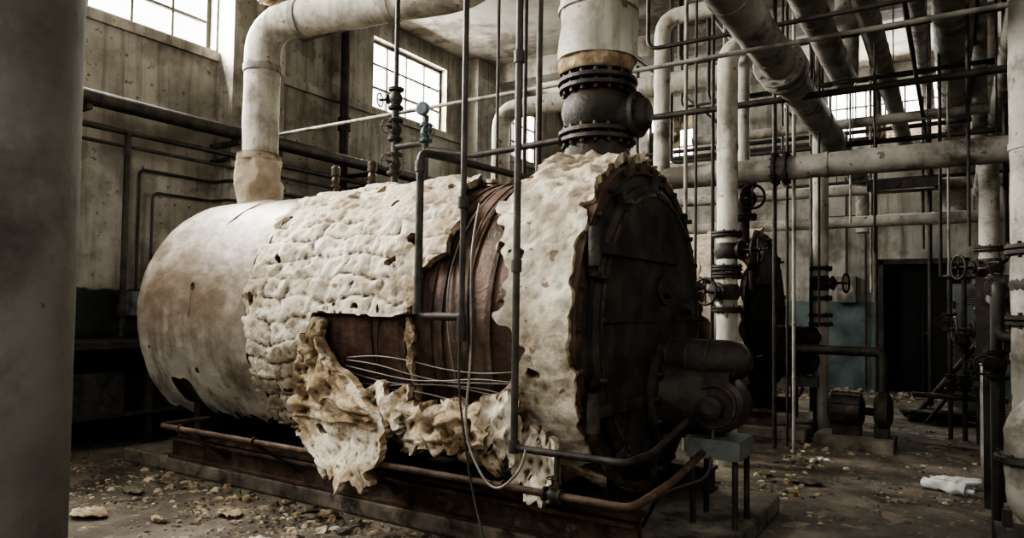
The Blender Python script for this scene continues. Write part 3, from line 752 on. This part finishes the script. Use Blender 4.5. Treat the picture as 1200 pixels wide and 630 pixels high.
b = B('crumpled_plastic_bag'); b.lump((-.02,6.45,.035),(.14,.09,.04),m_paper,seed=5,amp=.8,sub=4,fr=2.5); b.done()
def scrap(name,c,sx,sy,mat,sd):
    b=B(name)
    b.sheet(lambda u,v,o: V((c[0]+u*sx,c[1]+v*sy,.028+.02*fbm((u*2+sd,v*2,sd),3)+o)),-1,1,24,-1,1,24,lambda u,v: u*u+v*v<.8+.5*fbm((u*1.5+sd,v*1.5,0),3),.006,mat); b.done()
scrap('torn_canvas_scrap',(-4.6,2.35),.16,.10,m_flap,1); scrap('torn_canvas_scrap',(-2.7,2.8),.13,.1,m_wool,4)
scrap('torn_canvas_scrap',(-3.9,2.85),.11,.08,m_flap,7); scrap('torn_canvas_scrap',(-1.0,5.9),.14,.1,m_conc,9)
scrap('torn_canvas_scrap',(-3.3,2.6),.09,.07,m_ins,12); scrap('torn_canvas_scrap',(-4.9,2.8),.12,.06,m_conc,15)
b = B('exterior_brick_wall')
for r_i in range(9):
    for c_i in range(4):
        x=-1.15+c_i*.21+(.1 if r_i%2 else 0); b.bx(x,x+.2,YB+.42,YB+.5,4.0+r_i*.075,4.065+r_i*.075,m_brick)
b.bx(-1.15,-.22,YB+.43,YB+.5,0,4.66,m_brick); b.done()

b = B('feed_pump_motor')
b.bx(-1.2,-.5,7.55,8.05,0,.12,m_conc)
b.lathe((-1.1,7.8,.36),(1,0,0),[(0,.1),(.03,.17),(.3,.17),(.33,.1)],m_dark,28)
for i in range(12):
    a=i*math.pi/6; b.box((-.93,7.8+.175*math.cos(a),.36+.175*math.sin(a)),(.26,.012,.03),m_dark,Matrix.Rotation(a,3,'X'))
b.cyl((-.78,7.8,.36),(-.66,7.8,.36),.04,m_iron)
b.lathe((-.68,7.8,.38),(1,0,0),[(0,.12),(.04,.19),(.12,.19),(.16,.1)],m_dark,28); b.tube([(-.6,7.8,.5),(-.6,7.8,.95),(-.9,7.8,.95),(-1.5,7.85,.95)],.05,m_dark,n=14,br=.1)
b.bx(-1.05,-.8,7.7,7.9,.12,.25,m_dark); b.bx(-.68,-.55,7.7,7.9,.12,.25,m_dark); b.done()

# rubble
b = B('floor_debris_rubble')
def chip(x,y,s,mat):
    n=random.choice((4,5,6)); h=s*random.uniform(.2,.7); vs=[]; a0=random.random()*6
    for k in range(n):
        a=a0+2*math.pi*k/n; r=s*random.uniform(.6,1.2); vs.append((x+r*math.cos(a),y+r*math.sin(a),0.001))
    for k in range(n):
        a=a0+2*math.pi*k/n; r=s*random.uniform(.3,.8); vs.append((x+r*math.cos(a),y+r*math.sin(a),h*random.uniform(.6,1.1)))
    fs=[tuple(range(n,2*n)),tuple(reversed(range(n)))]+[(k,(k+1)%n,n+(k+1)%n,n+k) for k in range(n)]
    b.add(vs,fs,mat,False)
mm=[m_wool,m_conc,m_conc,m_flap,m_floor,m_rust2,m_conc,m_grey]
for c_ in range(110):
    cx_=random.uniform(-6.3,-1.2); cy_=3.2-abs(random.gauss(0,.5)); sg=random.uniform(.05,.28)
    for i in range(random.randint(10,50)):
        x=random.gauss(cx_,sg); y=min(3.27,random.gauss(cy_,sg)); chip(x,y,min(.035,abs(random.gauss(0,.010))+.003),random.choice(mm))
for i in range(100):
    x=random.uniform(-5.5,-1.6); y=3.24-abs(random.gauss(0,.2)); chip(x,y,random.uniform(.02,.05),random.choice([m_wool,m_conc,m_flap,m_conc]))
for i in range(34):
    x=random.uniform(-4.2,-1.3); y=random.uniform(2.5,3.22)
    b.lump((x,y,.015),(random.uniform(.02,.08),random.uniform(.02,.055),.018),random.choice([m_flap,m_wool,m_conc,m_conc]),seed=i+90,amp=.9,sub=3,fr=2.3)
for c_ in range(100):
    cx_=random.uniform(-1.3,1.6); cy_=random.uniform(3.2,13); sg=random.uniform(.06,.35)
    for i in range(random.randint(8,38)):
        x=random.gauss(cx_,sg); y=min(13.3,random.gauss(cy_,sg)); chip(x,y,min(.04,abs(random.gauss(0,.011))+.004),random.choice(mm))
for i in range(260):
    x=random.gauss(-1.4,.6); y=random.gauss(12.6,.4); chip(x,min(y,13.4),random.uniform(.02,.09),random.choice([m_conc,m_grey,m_wool,m_conc]))
for i in range(200):
    x=random.gauss(-1.15,.18); y=random.uniform(5.2,9); chip(x,y,random.uniform(.01,.05),random.choice(mm[:4]))
b.done()

# ------------------------------------------------------------------ camera
th=math.radians(32.3); ph=math.radians(2.0); ro=math.radians(.8)
f0=V((-math.sin(th),math.cos(th),0)); R=V((math.cos(th),math.sin(th),0)); Z=V((0,0,1))
F=f0*math.cos(ph)+Z*math.sin(ph); U=-f0*math.sin(ph)+Z*math.cos(ph)
R2=R*math.cos(ro)+U*math.sin(ro); U2=U*math.cos(ro)-R*math.sin(ro)
cam=bpy.data.cameras.new('camera'); cam.lens=24.66; cam.sensor_width=36; cam.shift_y=.0125; cam.clip_start=.05
co=bpy.data.objects.new('camera',cam)
mt=Matrix((R2,U2,-F)).transposed().to_4x4(); mt.translation=V((0,0,1.35)); co.matrix_world=mt
sc.collection.objects.link(co); sc.camera=co
sc.view_settings.view_transform='AgX'
try: sc.view_settings.look='AgX - High Contrast'
except Exception: pass
sc.view_settings.exposure=0.42
sc.view_settings.gamma=0.93
